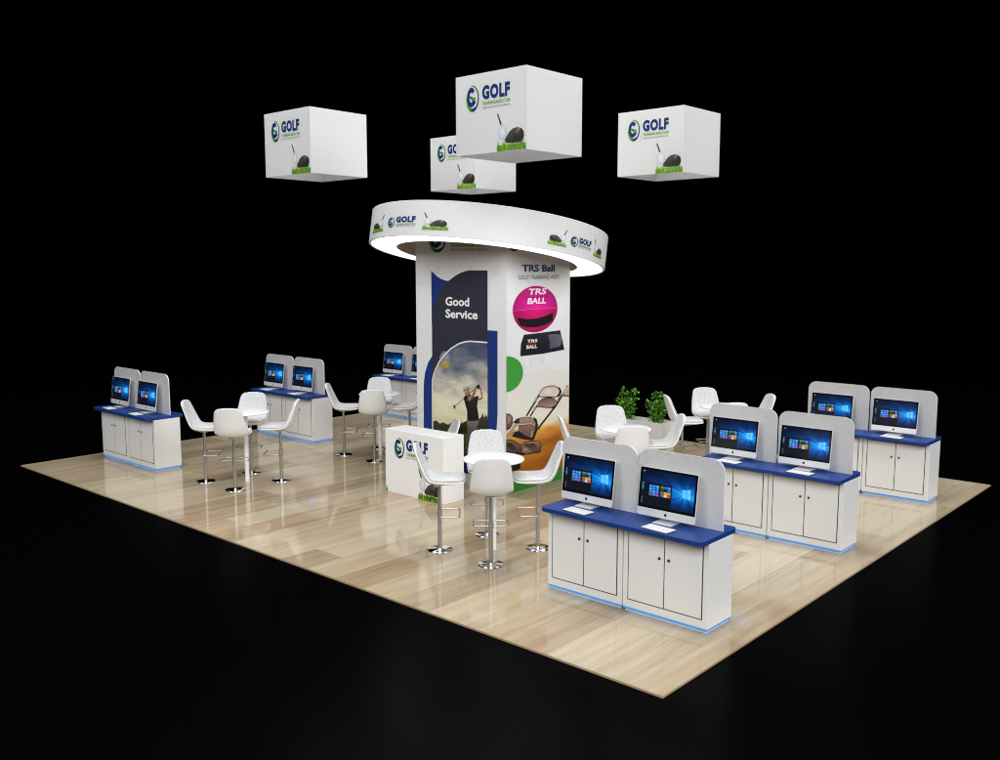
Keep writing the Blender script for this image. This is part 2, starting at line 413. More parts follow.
def golf_picture(A, x0, z0, w, h, mirror=False, L=1, seed=1, sheet=None):
    """ball on a tee, driver head and grass; unit box measured from the hanging sign"""
    rnd = random.Random(seed)
    fx = (lambda x: x0 + w * (1 - (x - .665) / .438)) if mirror else (lambda x: x0 + w * (x - .665) / .438)
    fz = lambda z: z0 + h * (z - .006) / .422
    P = lambda pts: [(fx(a), fz(b)) for a, b in pts]
    A.poly(P([(.663, .427), (.683, .429), (.738, .305), (.716, .298)]), [srgb(90, 92, 95), srgb(60, 60, 62), srgb(12, 12, 14), srgb(12, 12, 14)], L)
    A.poly(P([(.738, .15), (.758, .15), (.752, .06), (.744, .06)]), srgb(225, 225, 225), L)
    A.disc((fx(.748), fz(.212)), .062 / .438 * w, .081 / .422 * h, srgb(232, 234, 240), L + 2, edge=srgb(192, 197, 208), hl=(.1 if not mirror else -.1, .3))
    club = [(.783, .124), (.803, .152), (.853, .212), (.912, .245), (.982, .252), (1.04, .232), (1.07, .199), (1.076, .15), (1.06, .106), (1.031, .079), (.803, .09)]
    A.poly(P(club), [srgb(66, 63, 54)] * 3 + [srgb(84, 80, 70)] * 2 + [srgb(58, 52, 46)] + [srgb(24, 22, 20)] * 3 + [srgb(14, 13, 12)] * 2, L + 1)
    A.poly(P([(.903, .10), (.935, .165), (.985, .246), (1.021, .235), (.992, .18), (.968, .10)]), [srgb(40, 37, 33)] * 2 + [srgb(150, 130, 116), srgb(132, 112, 98), srgb(70, 60, 52), srgb(30, 27, 24)], L + 2)
    g0, g1 = .665, 1.103
    for k in range(12):
        a, b = g0 + (g1 - g0) * k / 12, g0 + (g1 - g0) * (k + 1) / 12
        A.poly(P([(a, .006), (b, .006), (b, .070), (a, .070)]), [srgb(84, 140, 22), srgb(84, 140, 22), srgb(112, 168, 36), srgb(112, 168, 36)], L + 2)
    for k in range(110):
        x = g0 + .006 + (g1 - g0 - .012) * rnd.random(); t = .055 + .075 * rnd.random() ** 1.4; b = .006 + .05 * rnd.random(); ww = .0035 + .004 * rnd.random(); dx = .022 * (rnd.random() - .5)
        c = random.Random(seed * 77 + k).choice([srgb(66, 120, 14), srgb(138, 188, 50), srgb(104, 160, 30), srgb(168, 204, 84), srgb(82, 140, 22)])
        A.poly(P([(max(g0, x - ww), b), (min(g1, x + ww), b), (min(max(x + dx, g0), g1), t)]), c, L + 3)

# ------------------------------------------------------------------ setting
W, D = 12.19, 9.10
gm = MB()
for i in range(8):
    for j in range(8):
        x0, y0 = -86 + 20 * i, -75 + 20 * j
        gm.face([(x0, y0, -.019), (x0 + 20, y0, -.019), (x0 + 20, y0 + 20, -.019), (x0, y0 + 20, -.019)])
structure(gm.build('ground', M['ground']), 'black hall ground around the booth')

fl = MB()
x = 0.; bw = .476; rnd = random.Random(21)
edges = [0., -.19]
while edges[-1] - bw > -W: edges.append(edges[-1] - bw)
edges.append(-W)
for k in range(len(edges) - 1):
    xa, xb = edges[k + 1], edges[k]
    y = -rnd.random() * 1.6
    while y < D:
        ln_ = rnd.choice([1.5, 1.9, 2.3, 2.8, 3.3]); ya, yb = max(y, 0), min(y + ln_, D); y += ln_
        if yb <= ya: continue
        t = min(1, max(0, rnd.gauss(.5, .30))); ou, ov = rnd.random() * 40, rnd.random() * 40
        fl.face([(xa, ya, 0), (xb, ya, 0), (xb, yb, 0), (xa, yb, 0)], 0, (t, rnd.random(), 0), [(ou + xa, ov + ya), (ou + xb, ov + ya), (ou + xb, ov + yb), (ou + xa, ov + yb)])
for q in ([(-W, 0, -.0185), (0, 0, -.0185), (0, 0, 0), (-W, 0, 0)], [(0, 0, -.0185), (0, D, -.0185), (0, D, 0), (0, 0, 0)],
          [(0, D, -.0185), (-W, D, -.0185), (-W, D, 0), (0, D, 0)], [(-W, D, -.0185), (-W, 0, -.0185), (-W, 0, 0), (-W, D, 0)]):
    fl.face(q, 1)
structure(fl.build('floor', [M['wood'], M['edge']]), 'pale oak board floor of the booth')

# ------------------------------------------------------------------ display tower with canopy
tw = thing('display_tower', 'tall square white display tower with posters and a tilted round canopy on top', 'display tower', (-5.92, 4.58, 0))
TX, TY = -5.92, 4.58
def loc(x, y, z): return (x - TX, y - TY, z)
X0, X1, Y0, Y1 = -6.835, -5.006, 3.855, 5.31
pm = MB(); pm.box(X0 - TX, X1 - TX, Y0 - TY, Y1 - TY, 0, 3.645)
pm.build('pillar', M['sign'], tw)
placeF = lambda u, v, h: (X1 + u - TX, Y0 - h - TY, v)          # u negative leftwards from the near corner
placeR = lambda u, v, h: (X1 + h - TX, Y0 + u - TY, v)

PAPER = srgb(226, 227, 228)
def paper(A, u0, u1, seed):
    A.rect(u0, .0, u1, 3.64, PAPER, 1)
    rnd = random.Random(seed); s = .17
    for i in range(int((u1 - u0) / s)):
        for j in range(int(3.4 / s)):
            if rnd.random() < .34:
                a, b = u0 + i * s, .05 + j * s
                c = rnd.choice([srgb(220, 220, 218), srgb(222, 222, 220), srgb(229, 229, 227)])
                t = rnd.choice([[(0, 0), (s, 0), (s, s)], [(0, 0), (s, s), (0, s)], [(0, 0), (s, 0), (0, s)], [(s, 0), (s, s), (0, s)]])
                A.poly([(a + q[0], b + q[1]) for q in t], c, 1.5)

PA = {
'blue_a': [(-1.49, 3.167), (-1.427, 3.123), (-1.352, 3.077), (-1.278, 3.046), (-1.203, 3.026), (-1.129, 3.016), (-1.133, 2.631), (-1.487, 2.336)],
'dark': [(-1.487, 1.45), (-1.483, 2.28), (-1.48, 2.407), (-1.46, 2.568), (-1.407, 2.711), (-1.317, 2.853), (-1.217, 2.951), (-1.129, 3.016), (-1.007, 3.083), (-.886, 3.135), (-.766, 3.165), (-.672, 3.174), (-.345, 3.175), (-.345, 1.6), (-.8, 1.45)],
'arch': [(-1.482, .62), (-1.482, 1.40), (-1.476, 1.53), (-1.45, 1.61), (-1.41, 1.69), (-1.33, 1.808), (-1.215, 1.923), (-1.077, 2.025), (-.917, 2.105), (-.773, 2.144), (-.677, 2.155), (-.345, 2.155)],
'photo_r': [(-.345, 1.15), (-.352, 1.02), (-.37, .92), (-.41, .80), (-.47, .69), (-.55, .60), (-.66, .53), (-.80, .485), (-1.0, .47)],
'blue_b': [(-1.69, .185), (-.78, .185), (-.60, .215), (-.43, .31), (-.31, .46), (-.22, .68), (-.175, .92), (-.156, 1.153), (-.156, 2.33), (-.35, 2.33), (-.35, 1.95), (-1.487, 1.887), (-1.573, 1.782), (-1.641, 1.632), (-1.669, 1.50), (-1.68, 1.35)],
'torso': [(-.821, 1.31), (-.79, 1.357), (-.705, 1.383), (-.658, 1.361), (-.598, 1.349), (-.535, 1.373), (-.516, 1.357), (-.54, 1.303), (-.552, 1.215), (-.529, 1.113), (-.51, 1.019), (-.636, .987), (-.751, .983), (-.75, 1.124), (-.79, 1.225)],
'head': [(-.806, 1.426), (-.753, 1.448), (-.705, 1.435), (-.703, 1.392), (-.72, 1.34), (-.77, 1.345), (-.802, 1.386)],
'cap': [(-.825, 1.477), (-.81, 1.499), (-.753, 1.518), (-.717, 1.486), (-.681, 1.467), (-.705, 1.447), (-.838, 1.411), (-.82, 1.447)],
'arm_a': [(-.742, 1.292), (-.725, 1.337), (-.658, 1.361), (-.605, 1.487), (-.574, 1.508), (-.553, 1.492), (-.586, 1.394), (-.634, 1.328), (-.706, 1.272)],
'arm_b': [(-.54, 1.299), (-.535, 1.329), (-.464, 1.353), (-.48, 1.43), (-.508, 1.482), (-.48, 1.499), (-.45, 1.432), (-.434, 1.348), (-.469, 1.318)],
'glove': [(-.567, 1.517), (-.534, 1.528), (-.503, 1.545), (-.485, 1.481), (-.527, 1.474), (-.558, 1.488)],
'clubhead': [(-1.038, 1.177), (-.998, 1.185), (-.991, 1.141), (-1.019, 1.126)],
'pants': [(-.751, 1.0), (-.512, 1.03), (-.522, .98), (-.544, .921), (-.561, .80), (-.60, .60), (-.66, .60), (-.655, .74), (-.672, .83), (-.689, .732), (-.724, .58), (-.78, .55), (-.768, .706), (-.752, .849)],
'band': [(.232, 2.517), (.41, 2.486), (.646, 2.48), (.856, 2.509), (1.047, 2.55), (1.036, 2.434), (.858, 2.378), (.647, 2.356), (.44, 2.366), (.29, 2.402)],
'wallet': [(.303, 1.96), (.319, 2.138), (.382, 2.262), (.737, 2.269), (1.217, 2.282), (1.323, 1.985), (.831, 1.96)],
'w_flap': [(.737, 2.269), (.859, 2.259), (.927, 2.197), (.953, 2.098), (.907, 2.003), (.831, 1.96), (.776, 1.962), (.876, 2.025), (.913, 2.1), (.884, 2.189), (.813, 2.242)],
'w_patch': [(.936, 2.231), (1.202, 2.23), (1.25, 2.158), (1.242, 2.069), (1.188, 2.033), (.96, 2.023), (.977, 2.125)],
'bagtop': [(.715, 1.342), (.745, 1.403), (.836, 1.452), (1.022, 1.468), (1.148, 1.451), (1.228, 1.403), (1.252, 1.345), (1.182, 1.308), (.992, 1.304)],
'bagtop_d': [(1.116, 1.458), (1.196, 1.437), (1.251, 1.381), (1.245, 1.321), (1.169, 1.299), (1.197, 1.357)],
'bag2': [(.685, 1.214), (.746, 1.266), (.868, 1.298), (1.055, 1.282), (1.157, 1.221), (1.152, 1.161), (.994, 1.133), (.838, 1.167)],
'bag3': [(1.278, 1.302), (1.325, 1.374), (1.445, 1.446), (1.448, 1.268), (1.343, 1.281)],
'mainbag': [(.171, 1.016), (.272, 1.061), (.447, 1.073), (.611, 1.047), (.672, .981), (.688, .871), (.598, .726), (.419, .771), (.244, .825), (.243, .949)],
'mb_dark': [(.566, 1.059), (.632, 1.045), (.687, .979), (.7, .87), (.623, .713), (.586, .728), (.652, .876), (.633, .976)],
'leftbag': [(.006, 1.169), (.085, 1.141), (.142, 1.058), (.128, .964), (.043, .928), (.007, .952)],
'lowa': [(.007, .81), (.129, .774), (.244, .709), (.317, .631), (.245, .584), (.129, .598), (.007, .643)],
'lowb': [(.302, .672), (.449, .699), (.629, .693), (.751, .655), (.788, .58), (.752, .516), (.63, .505), (.48, .519), (.347, .568)],
'lowb_in': [(.361, .605), (.435, .633), (.569, .574), (.615, .518), (.48, .525), (.361, .566)],
'shadow': [(.007, .649), (.129, .598), (.245, .584), (.347, .572), (.42, .538), (.391, .513), (.187, .554), (.007, .611)],
'blk': [(.172, .873), (.243, .93), (.302, .811), (.583, .729), (.569, .699), (.302, .778), (.172, .825)],
'feet': [(.094, .435), (.216, .411), (.298, .374), (.286, .306), (.17, .315), (.113, .374)],
}
BLUE = srgb(20, 50, 118); DARK = srgb(44, 46, 60); SKIN = srgb(178, 128, 98)

# -- poster towards the counter
A = Art(placeF); paper(A, X0 - X1 + .004, -.004, 3)
A.poly(PA['blue_b'], BLUE, 2); A.poly(PA['blue_a'], BLUE, 2)
A.poly(PA['dark'], DARK, 3)
rn = random.Random(5)
for i in range(13):
    for j in range(19):
        if (i + j) % 2 == 0:
            u, v = -1.36 + .078 * i, 2.22 + .045 * j
            if (u + 1.0) ** 2 / .2 + 0 < 1.6 and not (u < -1.15 and v > 2.78) and not (u < -1.0 and v > 2.95):
                A.rect(u, v, u + .07, v + .04, rn.choice([srgb(48, 50, 64), srgb(46, 46, 60), srgb(50, 49, 62)]), 3.4)
A.rect(-1.83, .002, -.004, .183, PAPER, 2.4)
pf = A.build('poster', tw)
A = Art(placeF)
A.text('Good', -1.186, 2.655, -.703, 2.785, srgb(236, 236, 236), 5, bold=.028)
A.build('heading', pf)
A = Art(placeF)
A.text('Service', -1.188, 2.475, -.535, 2.605, srgb(236, 236, 236), 5, bold=.028)
A.build('heading', pf)
A = Art(placeF)
A.poly(PA['arch'] + PA['photo_r'] + [(-1.3, .47), (-1.44, .52)], (.8, .8, .8), 4, 1)
A.disc((-1.20, 1.845), .125, .135, srgb(150, 152, 156), 4.6, edge=srgb(110, 114, 124), hl=(.1, .5), a0=0, a1=360)
A.disc((-1.205, 1.83), .115, .118, srgb(196, 164, 80), 5.2, edge=srgb(160, 132, 70), a0=200, a1=345)
tl = [(-1.48, .889), (-1.40, .91), (-1.328, .872), (-1.26, .90), (-1.15, .875), (-1.06, .93), (-.99, .905), (-.927, .945), (-.86, .93), (-.756, .985), (-.70, .96), (-.60, 1.04), (-.55, 1.0), (-.47, 1.07), (-.44, 1.13), (-.411, 1.06), (-.385, 1.11), (-.350, 1.08), (-.352, .96), (-.37, .88), (-.41, .78), (-1.48, .70)]
A.poly(tl, [srgb(52, 58, 26)] * 19 + [srgb(34, 40, 18)] * 3, 5)
A.poly([(-1.48, .765), (-.405, .80), (-.47, .69), (-.55, .60), (-.66, .53), (-.80, .485), (-1.0, .47), (-1.3, .47), (-1.44, .52), (-1.48, .62)], [srgb(70, 96, 34)] * 2 + [srgb(36, 84, 30)] * 8, 5.5)
A.build('golf_photo', pf, [M['print'], M['skyprint']])
A = Art(placeF)
A.path(PA['arch'], .022, srgb(225, 226, 228), 6); A.build('photo_border', pf)
A = Art(placeF)
A.line((-.51, 1.53), (-.70, 1.395), .012, srgb(60, 60, 62), 6); A.line((-.80, 1.32), (-1.003, 1.172), .010, srgb(96, 94, 88), 6)
A.poly(PA['clubhead'], srgb(44, 42, 40), 6)
A.poly(PA['arm_b'], [srgb(160, 112, 84)] * 9, 6.4)
A.poly(PA['pants'], [srgb(128, 122, 112), srgb(120, 114, 104), srgb(104, 98, 90), srgb(96, 90, 82)] + [srgb(92, 86, 78)] * 10, 6.4)
A.poly(PA['torso'], [srgb(22, 22, 24)] * 2 + [srgb(40, 40, 42)] * 4 + [srgb(16, 16, 18)] * 9, 7)
A.poly(PA['head'], [SKIN, srgb(196, 148, 118), srgb(150, 104, 78), srgb(120, 82, 60), srgb(110, 74, 54), srgb(140, 96, 70), SKIN], 7.6)
A.poly(PA['cap'], [srgb(214, 212, 206)] * 3 + [srgb(170, 166, 158)] * 2 + [srgb(88, 80, 70)] * 2 + [srgb(180, 176, 168)], 8.2)
A.poly(PA['arm_a'], [srgb(150, 104, 78), SKIN, srgb(196, 146, 114), SKIN, SKIN, srgb(150, 104, 78), srgb(140, 96, 70), srgb(136, 92, 68), srgb(130, 88, 66)], 7.8)
A.poly(PA['glove'], srgb(34, 32, 32), 8.4)
A.build('golfer_figure', pf)
A = Art(placeF)
logo(A, (-1.357, 3.62), (.185, .187), (-1.135, 3.42, 3.86, .004), (-1.09, 3.60, -.343, 3.80), (-1.092, 3.505, -.343, 3.568), (-1.093, 3.452, -.343, 3.488), 2)
A.build('logo', pf)

# -- poster towards the desks
A = Art(placeR); paper(A, .004, Y1 - Y0 - .004, 4)
A.disc((.006, 1.724), .356, .252, srgb(62, 150, 56), 6, a0=-90, a1=90)
A.poly([(.006, .0), (1.448, .0), (1.448, .20), (.95, .165), (.45, .17), (.006, .215)], srgb(58, 142, 52), 6)
pr = A.build('poster', tw)
A = Art(placeR)
A.text('TRS Ball', .34, 3.155, 1.079, 3.255, NAVY, 5, bold=.03)
A.build('heading', pr)
A = Art(placeR)
A.text('GOLF TRAINING AIDS', .255, 3.048, 1.178, 3.106, srgb(96, 98, 104), 5, bold=.0)
A.build('heading', pr)
A = Art(placeR)
PK = srgb(206, 24, 132); PK2 = srgb(150, 10, 92)
A.disc((.645, 2.618), .505, .335, srgb(222, 40, 150), 3, edge=srgb(176, 14, 112), hl=(0, 0), a0=0, a1=180)
A.disc((.645, 2.618), .505, .335, srgb(222, 22, 110), 3, edge=srgb(158, 8, 84), hl=(0, .0), a0=180, a1=360)
A.path([(.145, 2.609), (.439, 2.617), (.734, 2.620), (1.145, 2.614)], .006, srgb(240, 90, 170), 4)
A.poly(PA['band'], srgb(20, 14, 18), 4)
for k in range(14):
    u = .31 + k * .053
    A.line((u, 2.40 + .0 * k), (u + .012, 2.46), .005, srgb(44, 36, 40), 4.5)
A.text('TRS', .466, 2.828, .869, 2.915, srgb(245, 225, 238), 5, bold=.03, slant=.06)
A.path([(.394, 2.80), (.65, 2.79), (.915, 2.79)], .008, srgb(90, 10, 60), 4.6)
A.text('BALL', .452, 2.695, .87, 2.783, srgb(245, 225, 238), 5, bold=.03, slant=.05)
A.build('ball_picture', pr)
A = Art(placeR)
A.poly(PA['wallet'], [srgb(22, 24, 32)] * 2 + [srgb(34, 36, 46)] * 3 + [srgb(18, 20, 26)] * 2, 4)
A.poly(PA['w_flap'], [srgb(44, 46, 56)] * 3 + [srgb(30, 32, 40)] * 8, 5)
A.poly(PA['w_patch'], [srgb(96, 98, 112)] * 4 + [srgb(78, 80, 94)] * 3, 4.6)
A.line((.303, 1.966), (.831, 1.966), .012, srgb(12, 12, 16), 4.6)
A.text('TRS', .456, 2.138, .684, 2.186, srgb(225, 225, 228), 5, bold=.035)
A.text('SHOT', .45, 2.104, .672, 2.142, srgb(190, 30, 40), 6, bold=.03)
A.text('BALL', .436, 2.054, .679, 2.106, srgb(225, 225, 228), 5, bold=.035)
A.build('wallet_picture', pr)
A = Art(placeR)
arc = [(.006 + .0, 1.66)]
top = [(.36 + .27 * k, z) for k, z in enumerate((1.70, 1.72, 1.72, 1.68))]
A.poly([(.006, .06), (1.448, .06), (1.448, 1.62)] + top[::-1] + [(.15, 1.68), (.006, 1.62)], (.8, .8, .8), 2, 1)
BG = {
'lowb': [(0.309, 0.673), (0.422, 0.704), (0.61, 0.69), (0.738, 0.658), (0.786, 0.589), (0.771, 0.508), (0.696, 0.494), (0.611, 0.518), (0.548, 0.507), (0.423, 0.522), (0.32, 0.563)],
'lowb_in': [(0.371, 0.664), (0.464, 0.68), (0.61, 0.663), (0.67, 0.592), (0.658, 0.532), (0.59, 0.565), (0.443, 0.626)],
'lowb_pale': [(0.346, 0.565), (0.371, 0.616), (0.422, 0.615), (0.527, 0.556), (0.601, 0.534), (0.527, 0.52), (0.423, 0.526)],
'lowa': [(0.006, 0.791), (0.097, 0.777), (0.197, 0.736), (0.295, 0.675), (0.324, 0.616), (0.269, 0.571), (0.157, 0.577), (0.006, 0.627)],
'lowa_in': [(0.006, 0.744), (0.097, 0.74), (0.167, 0.687), (0.214, 0.613), (0.147, 0.623), (0.057, 0.663), (0.006, 0.698)],
'face': [(0.277, 1.047), (0.338, 1.072), (0.524, 1.054), (0.608, 1.005), (0.634, 0.926), (0.545, 0.947), (0.281, 0.965)],
'pocket': [(0.273, 0.964), (0.545, 0.942), (0.63, 0.906), (0.62, 0.825), (0.551, 0.742), (0.411, 0.797), (0.261, 0.887)],
'facet': [(0.542, 0.836), (0.598, 0.849), (0.584, 0.741), (0.53, 0.753)],
'edge': [(0.591, 1.055), (0.671, 1.004), (0.702, 0.911), (0.677, 0.818), (0.606, 0.706), (0.557, 0.724), (0.634, 0.837), (0.646, 0.945)],
'base': [(0.147, 0.883), (0.268, 0.884), (0.411, 0.795), (0.589, 0.731), (0.593, 0.699), (0.381, 0.747), (0.127, 0.823)],
'frame': [(0.146, 1.026), (0.216, 1.065), (0.338, 1.072), (0.281, 1.046), (0.277, 0.993), (0.196, 1.003)],
'leftbag': [(0.006, 1.167), (0.086, 1.143), (0.136, 1.091), (0.136, 1.011), (0.077, 0.946), (0.006, 0.929)],
'leftlight': [(0.027, 1.124), (0.086, 1.11), (0.092, 1.057), (0.057, 1.008), (0.027, 1.012)],
'handle': [(0.027, 0.839), (0.107, 0.895), (0.166, 0.96), (0.237, 0.987)],
'handle2': [(0.087, 0.811), (0.147, 0.863), (0.207, 0.915)],
'pole1': [(0.441, 1.08), (0.638, 1.267), (0.722, 1.354)],
'pole2': [(0.528, 1.069), (0.691, 1.207)],
'pole3': [(0.694, 0.85), (1.148, 1.169), (1.415, 1.429)],
'bar': [(0.732, 1.343), (1.191, 1.29)],
'join': [(0.637, 1.281), (0.679, 1.324)],
'join2': [(0.596, 1.136), (0.649, 1.191)],
'join3': [(1.169, 1.229), (1.247, 1.298)],
'bag2': [(0.691, 1.193), (0.722, 1.258), (0.818, 1.295), (0.926, 1.3), (1.069, 1.268), (1.158, 1.21), (1.148, 1.162), (1.037, 1.132), (0.884, 1.154)],
'bagtop': [(0.728, 1.333), (0.743, 1.386), (0.817, 1.447), (0.924, 1.466), (1.078, 1.459), (1.189, 1.416), (1.253, 1.347), (1.213, 1.302), (1.102, 1.29), (0.926, 1.311)],
'bagtop_d': [(1.156, 1.434), (1.212, 1.421), (1.257, 1.36), (1.24, 1.313), (1.135, 1.296), (1.19, 1.332), (1.201, 1.373)],
'black_under': [(0.006, 0.631), (0.157, 0.577), (0.269, 0.571), (0.423, 0.522), (0.402, 0.509), (0.259, 0.538), (0.006, 0.611)],
'feet': [(0.098, 0.422), (0.3, 0.417), (0.31, 0.333), (0.199, 0.311), (0.138, 0.328)],
}
BD = srgb(22, 16, 14); B1 = srgb(134, 104, 90); B2 = srgb(100, 74, 64); B3 = srgb(68, 48, 41); BL = srgb(168, 138, 122); BX = srgb(48, 32, 27)
def shade(pts, top, bot):
    z0 = min(q[1] for q in pts); z1 = max(q[1] for q in pts)
    return [tuple(b + (t - b) * (q[1] - z0) / (z1 - z0) for t, b in zip(top, bot)) for q in pts]
def lump(k, top, bot, layer, rim=None, w=.012):
    P = BG[k]; A.poly(P, shade(P, top, bot), layer)
    if rim: A.path(P + [P[0]], w, rim, layer + .3)
for k, w in (('pole1', .030), ('pole2', .026), ('pole3', .032), ('bar', .018)): A.path(BG[k], w, BD, 6.6)
A.path(BG['join'], .036, BL, 6.9); A.path(BG['join2'], .036, BL, 6.9); A.path(BG['join3'], .030, B1, 6.9)
lump('bagtop', srgb(206, 184, 172), srgb(224, 208, 198), 7, srgb(110, 86, 74), .014)
A.disc((.94, 1.385), .14, .05, srgb(232, 220, 212), 7.2, edge=srgb(212, 194, 183))
A.poly(BG['bagtop_d'], BD, 7.5); A.path(BG['bagtop'][-4:] , .014, BD, 7.6)
lump('bag2', B2, BL, 7, srgb(58, 40, 34), .012); A.path(BG['bag2'][5:8], .024, BD, 7.6)
PB = [(1.278, 1.302), (1.325, 1.374), (1.445, 1.446), (1.448, 1.268), (1.343, 1.281)]
A.poly(PB, shade(PB, srgb(214, 194, 180), srgb(176, 150, 136)), 7); A.path([PB[0], PB[4], PB[3]], .016, BD, 7.5)
lump('leftbag', B1, B3, 7, BX); A.poly(BG['leftlight'], shade(BG['leftlight'], BL, B1), 7.5)
A.poly(BG['base'], BD, 7); A.poly(BG['frame'], shade(BG['frame'], B3, BD), 7.1)
lump('face', BL, B1, 7.4, srgb(84, 60, 50), .009); lump('pocket', B1, B2, 7.4, srgb(74, 52, 44), .009)
A.path([(.281, .972), (.42, .965), (.545, .952), (.60, .938), (.632, .918)], .012, srgb(214, 194, 182), 7.9)
A.poly(BG['facet'], shade(BG['facet'], BL, B1), 7.9); A.poly(BG['edge'], BD, 8)
A.path([(.30, .94), (.36, .88), (.45, .83), (.53, .79)], .010, B2, 8)
lump('lowa', B1, B3, 7.4, BX); lump('lowa_in', BX, B3, 7.9)
A.poly(BG['black_under'], BD, 7.2)
lump('lowb', B1, B3, 7.6, BX); lump('lowb_in', BX, B2, 8.1); lump('lowb_pale', BL, B2, 8.4)
A.path([(.46, .668), (.58, .67), (.70, .655), (.75, .60)], .010, BL, 8.3)
A.path(BG['handle'], .040, BX, 8.5); A.path(BG['handle'], .022, srgb(196, 172, 158), 8.8); A.path(BG['handle2'], .014, BL, 8.8)
A.poly(BG['feet'], BD, 7)
A.build('golf_bag_photo', pr, [M['print'], M['fieldprint']])
A = Art(placeR)
logo(A, (.155, 3.60), (.148, .16), (.394, 3.42, 3.80, .004), (.43, 3.60, 1.10, 3.78), (.43, 3.525, 1.10, 3.585), (.43, 3.46, 1.10, 3.50), 2)
A.build('logo', pr)

# -- tilted canopy ring (real tilt about the x direction)
TILT = -.1689; RO, RI, HH = 1.766, 1.358, .482
cmx = Matrix.Translation(Vector(loc(-5.94, 4.479, 3.348))) @ Matrix.Rotation(TILT, 4, 'X')
def ring(prof, seg=128):
    m = MB(); v = []; f = []
    n = len(prof)
    for k in range(seg):
        t = 2 * math.pi * k / seg
        for r, z in prof:
            v.append(cmx @ Vector((r * math.cos(t), r * math.sin(t), z)))
    for k in range(seg):
        k2 = (k + 1) % seg
        for i in range(n - 1):
            f.append((k * n + i, k2 * n + i, k2 * n + i + 1, k * n + i + 1))
    m.faces(v, f, 0, smooth=True)
    return m
wall_ = ring([(RO - .03, .004), (RO - .004, .0), (RO, .004)])
for prof in ([(RO, .004), (RO, HH - .004)], [(RO, HH - .004), (RO - .004, HH), (RO - .03, HH)], [(RO - .03, HH), (RO - .03, .004)]):
    r2 = ring(prof); wall_.faces(r2.v, r2.f, 0, smooth=True)
can = wall_.build('canopy', M['sign'], tw)
ring([(RI, .004), (RO - .03, .004)]).build('light_panel', M['light'], can)
ring([(RI, .004), (RI, .465), (.02, .465)]).build('soffit', M['soffit'], can)
def placeC(t0):
    def f(u, v, h):
        t = R(t0) + u / RO
        return tuple(cmx @ Vector(((RO + .002 + h) * math.cos(t), (RO + .002 + h) * math.sin(t), v)))
    return f
for t0, m0, eb, gf, pc, sd in ((-92., (-116.4, -103.9), -97.35, (-93.6, -81.7), (-77.5, -65.0), 3), (-3., (-20.7, -10.9), -6.1, (-2.9, 6.4), (9.5, 19.2), 5)):
    a2u = lambda t: R(t - t0) * RO
    A = Art(placeC(t0))
    logo(A, (a2u(eb), .192), (.078, .073), (a2u(eb) + .098, .10, .28, .002), (a2u(gf[0]), .182, a2u(gf[1]), .265), (a2u(gf[0]), .144, a2u(gf[1]), .169), (a2u(gf[0]), .126, a2u(gf[1]), .136), 1)
    A.line((a2u(m0[1]), .088), (a2u(pc[0]), .088), .003, srgb(170, 172, 172), 1)
    A.build('logo', can)
    A = Art(placeC(t0)); golf_picture(A, a2u(m0[0]), .085, a2u(m0[1]) - a2u(m0[0]), .228, True, 1, sd); A.build('golf_picture', can)
    A = Art(placeC(t0)); golf_picture(A, a2u(pc[0]), .085, a2u(pc[1]) - a2u(pc[0]), .228, False, 1, sd + 1); A.build('golf_picture', can)

# ------------------------------------------------------------------ hanging signs
SW, SD, SH = 1.106, 1.034, .916
G_SIGN = 'white hanging cube signs'
hs = thing('hanging_sign', 'largest white cube sign, hanging nearest above the tower canopy', 'hanging sign', (-3.905, 2.845, 4.55), 0, G_SIGN)
m_ = MB()
a_, b_, t_ = SW / 2, SD / 2, .012
for q in (((-a_, -b_), (a_, -b_), (a_, -b_ + t_), (-a_, -b_ + t_)), ((a_ - t_, -b_ + t_), (a_, -b_ + t_), (a_, b_), (a_ - t_, b_)), ((-a_, b_ - t_), (a_ - t_, b_ - t_), (a_ - t_, b_), (-a_, b_)), ((-a_, -b_ + t_), (-a_ + t_, -b_ + t_), (-a_ + t_, b_ - t_), (-a_, b_ - t_))):
    m_.prism(q, 0, SH)
m_.build('cube_shell', M['cloth'], hs)
placeS = lambda u, v, h: (u - a_, -b_ - .001 - h, v)
A = Art(placeS)
emblem(A, (.275, .643), .105, .152, 1); A.rect(.402, .482, .406, .81, srgb(165, 185, 165), 1)
lg = A.build('logo', hs)
A = Art(placeS)
A.text('GOLF', .431, .61, .862, .772, NAVY, 2, bold=.058, space=1.14)
A.build('lettering', lg)
A = Art(placeS)
A.text('TRAININGAIDS.COM', .43, .549, .862, .589, GREEN, 2, bold=.0, space=1.06, twice=.009)
A.build('lettering', lg)
A = Art(placeS)
A.text('THERE IS A BETTER PLAYER IN EVERYONE', .43, .507, .862, .529, GREY, 2, bold=.006)
A.build('lettering', lg)
A = Art(placeS); golf_picture(A, .665, .006, .438, .422, False, 1, 11); A.build('golf_picture', hs)
for p, lab in (((-7.932, 2.878, 4.55), 'white cube sign hanging on the far left, with logo and golf ball picture'),
               ((-3.949, 6.30, 4.55), 'white cube sign hanging on the far right, with logo and golf ball picture'),
               ((-8.0, 6.36, 4.55), 'smallest white cube sign, half hidden behind the largest one')):
    c = copy_tree(hs); c.location = p; c['label'] = lab

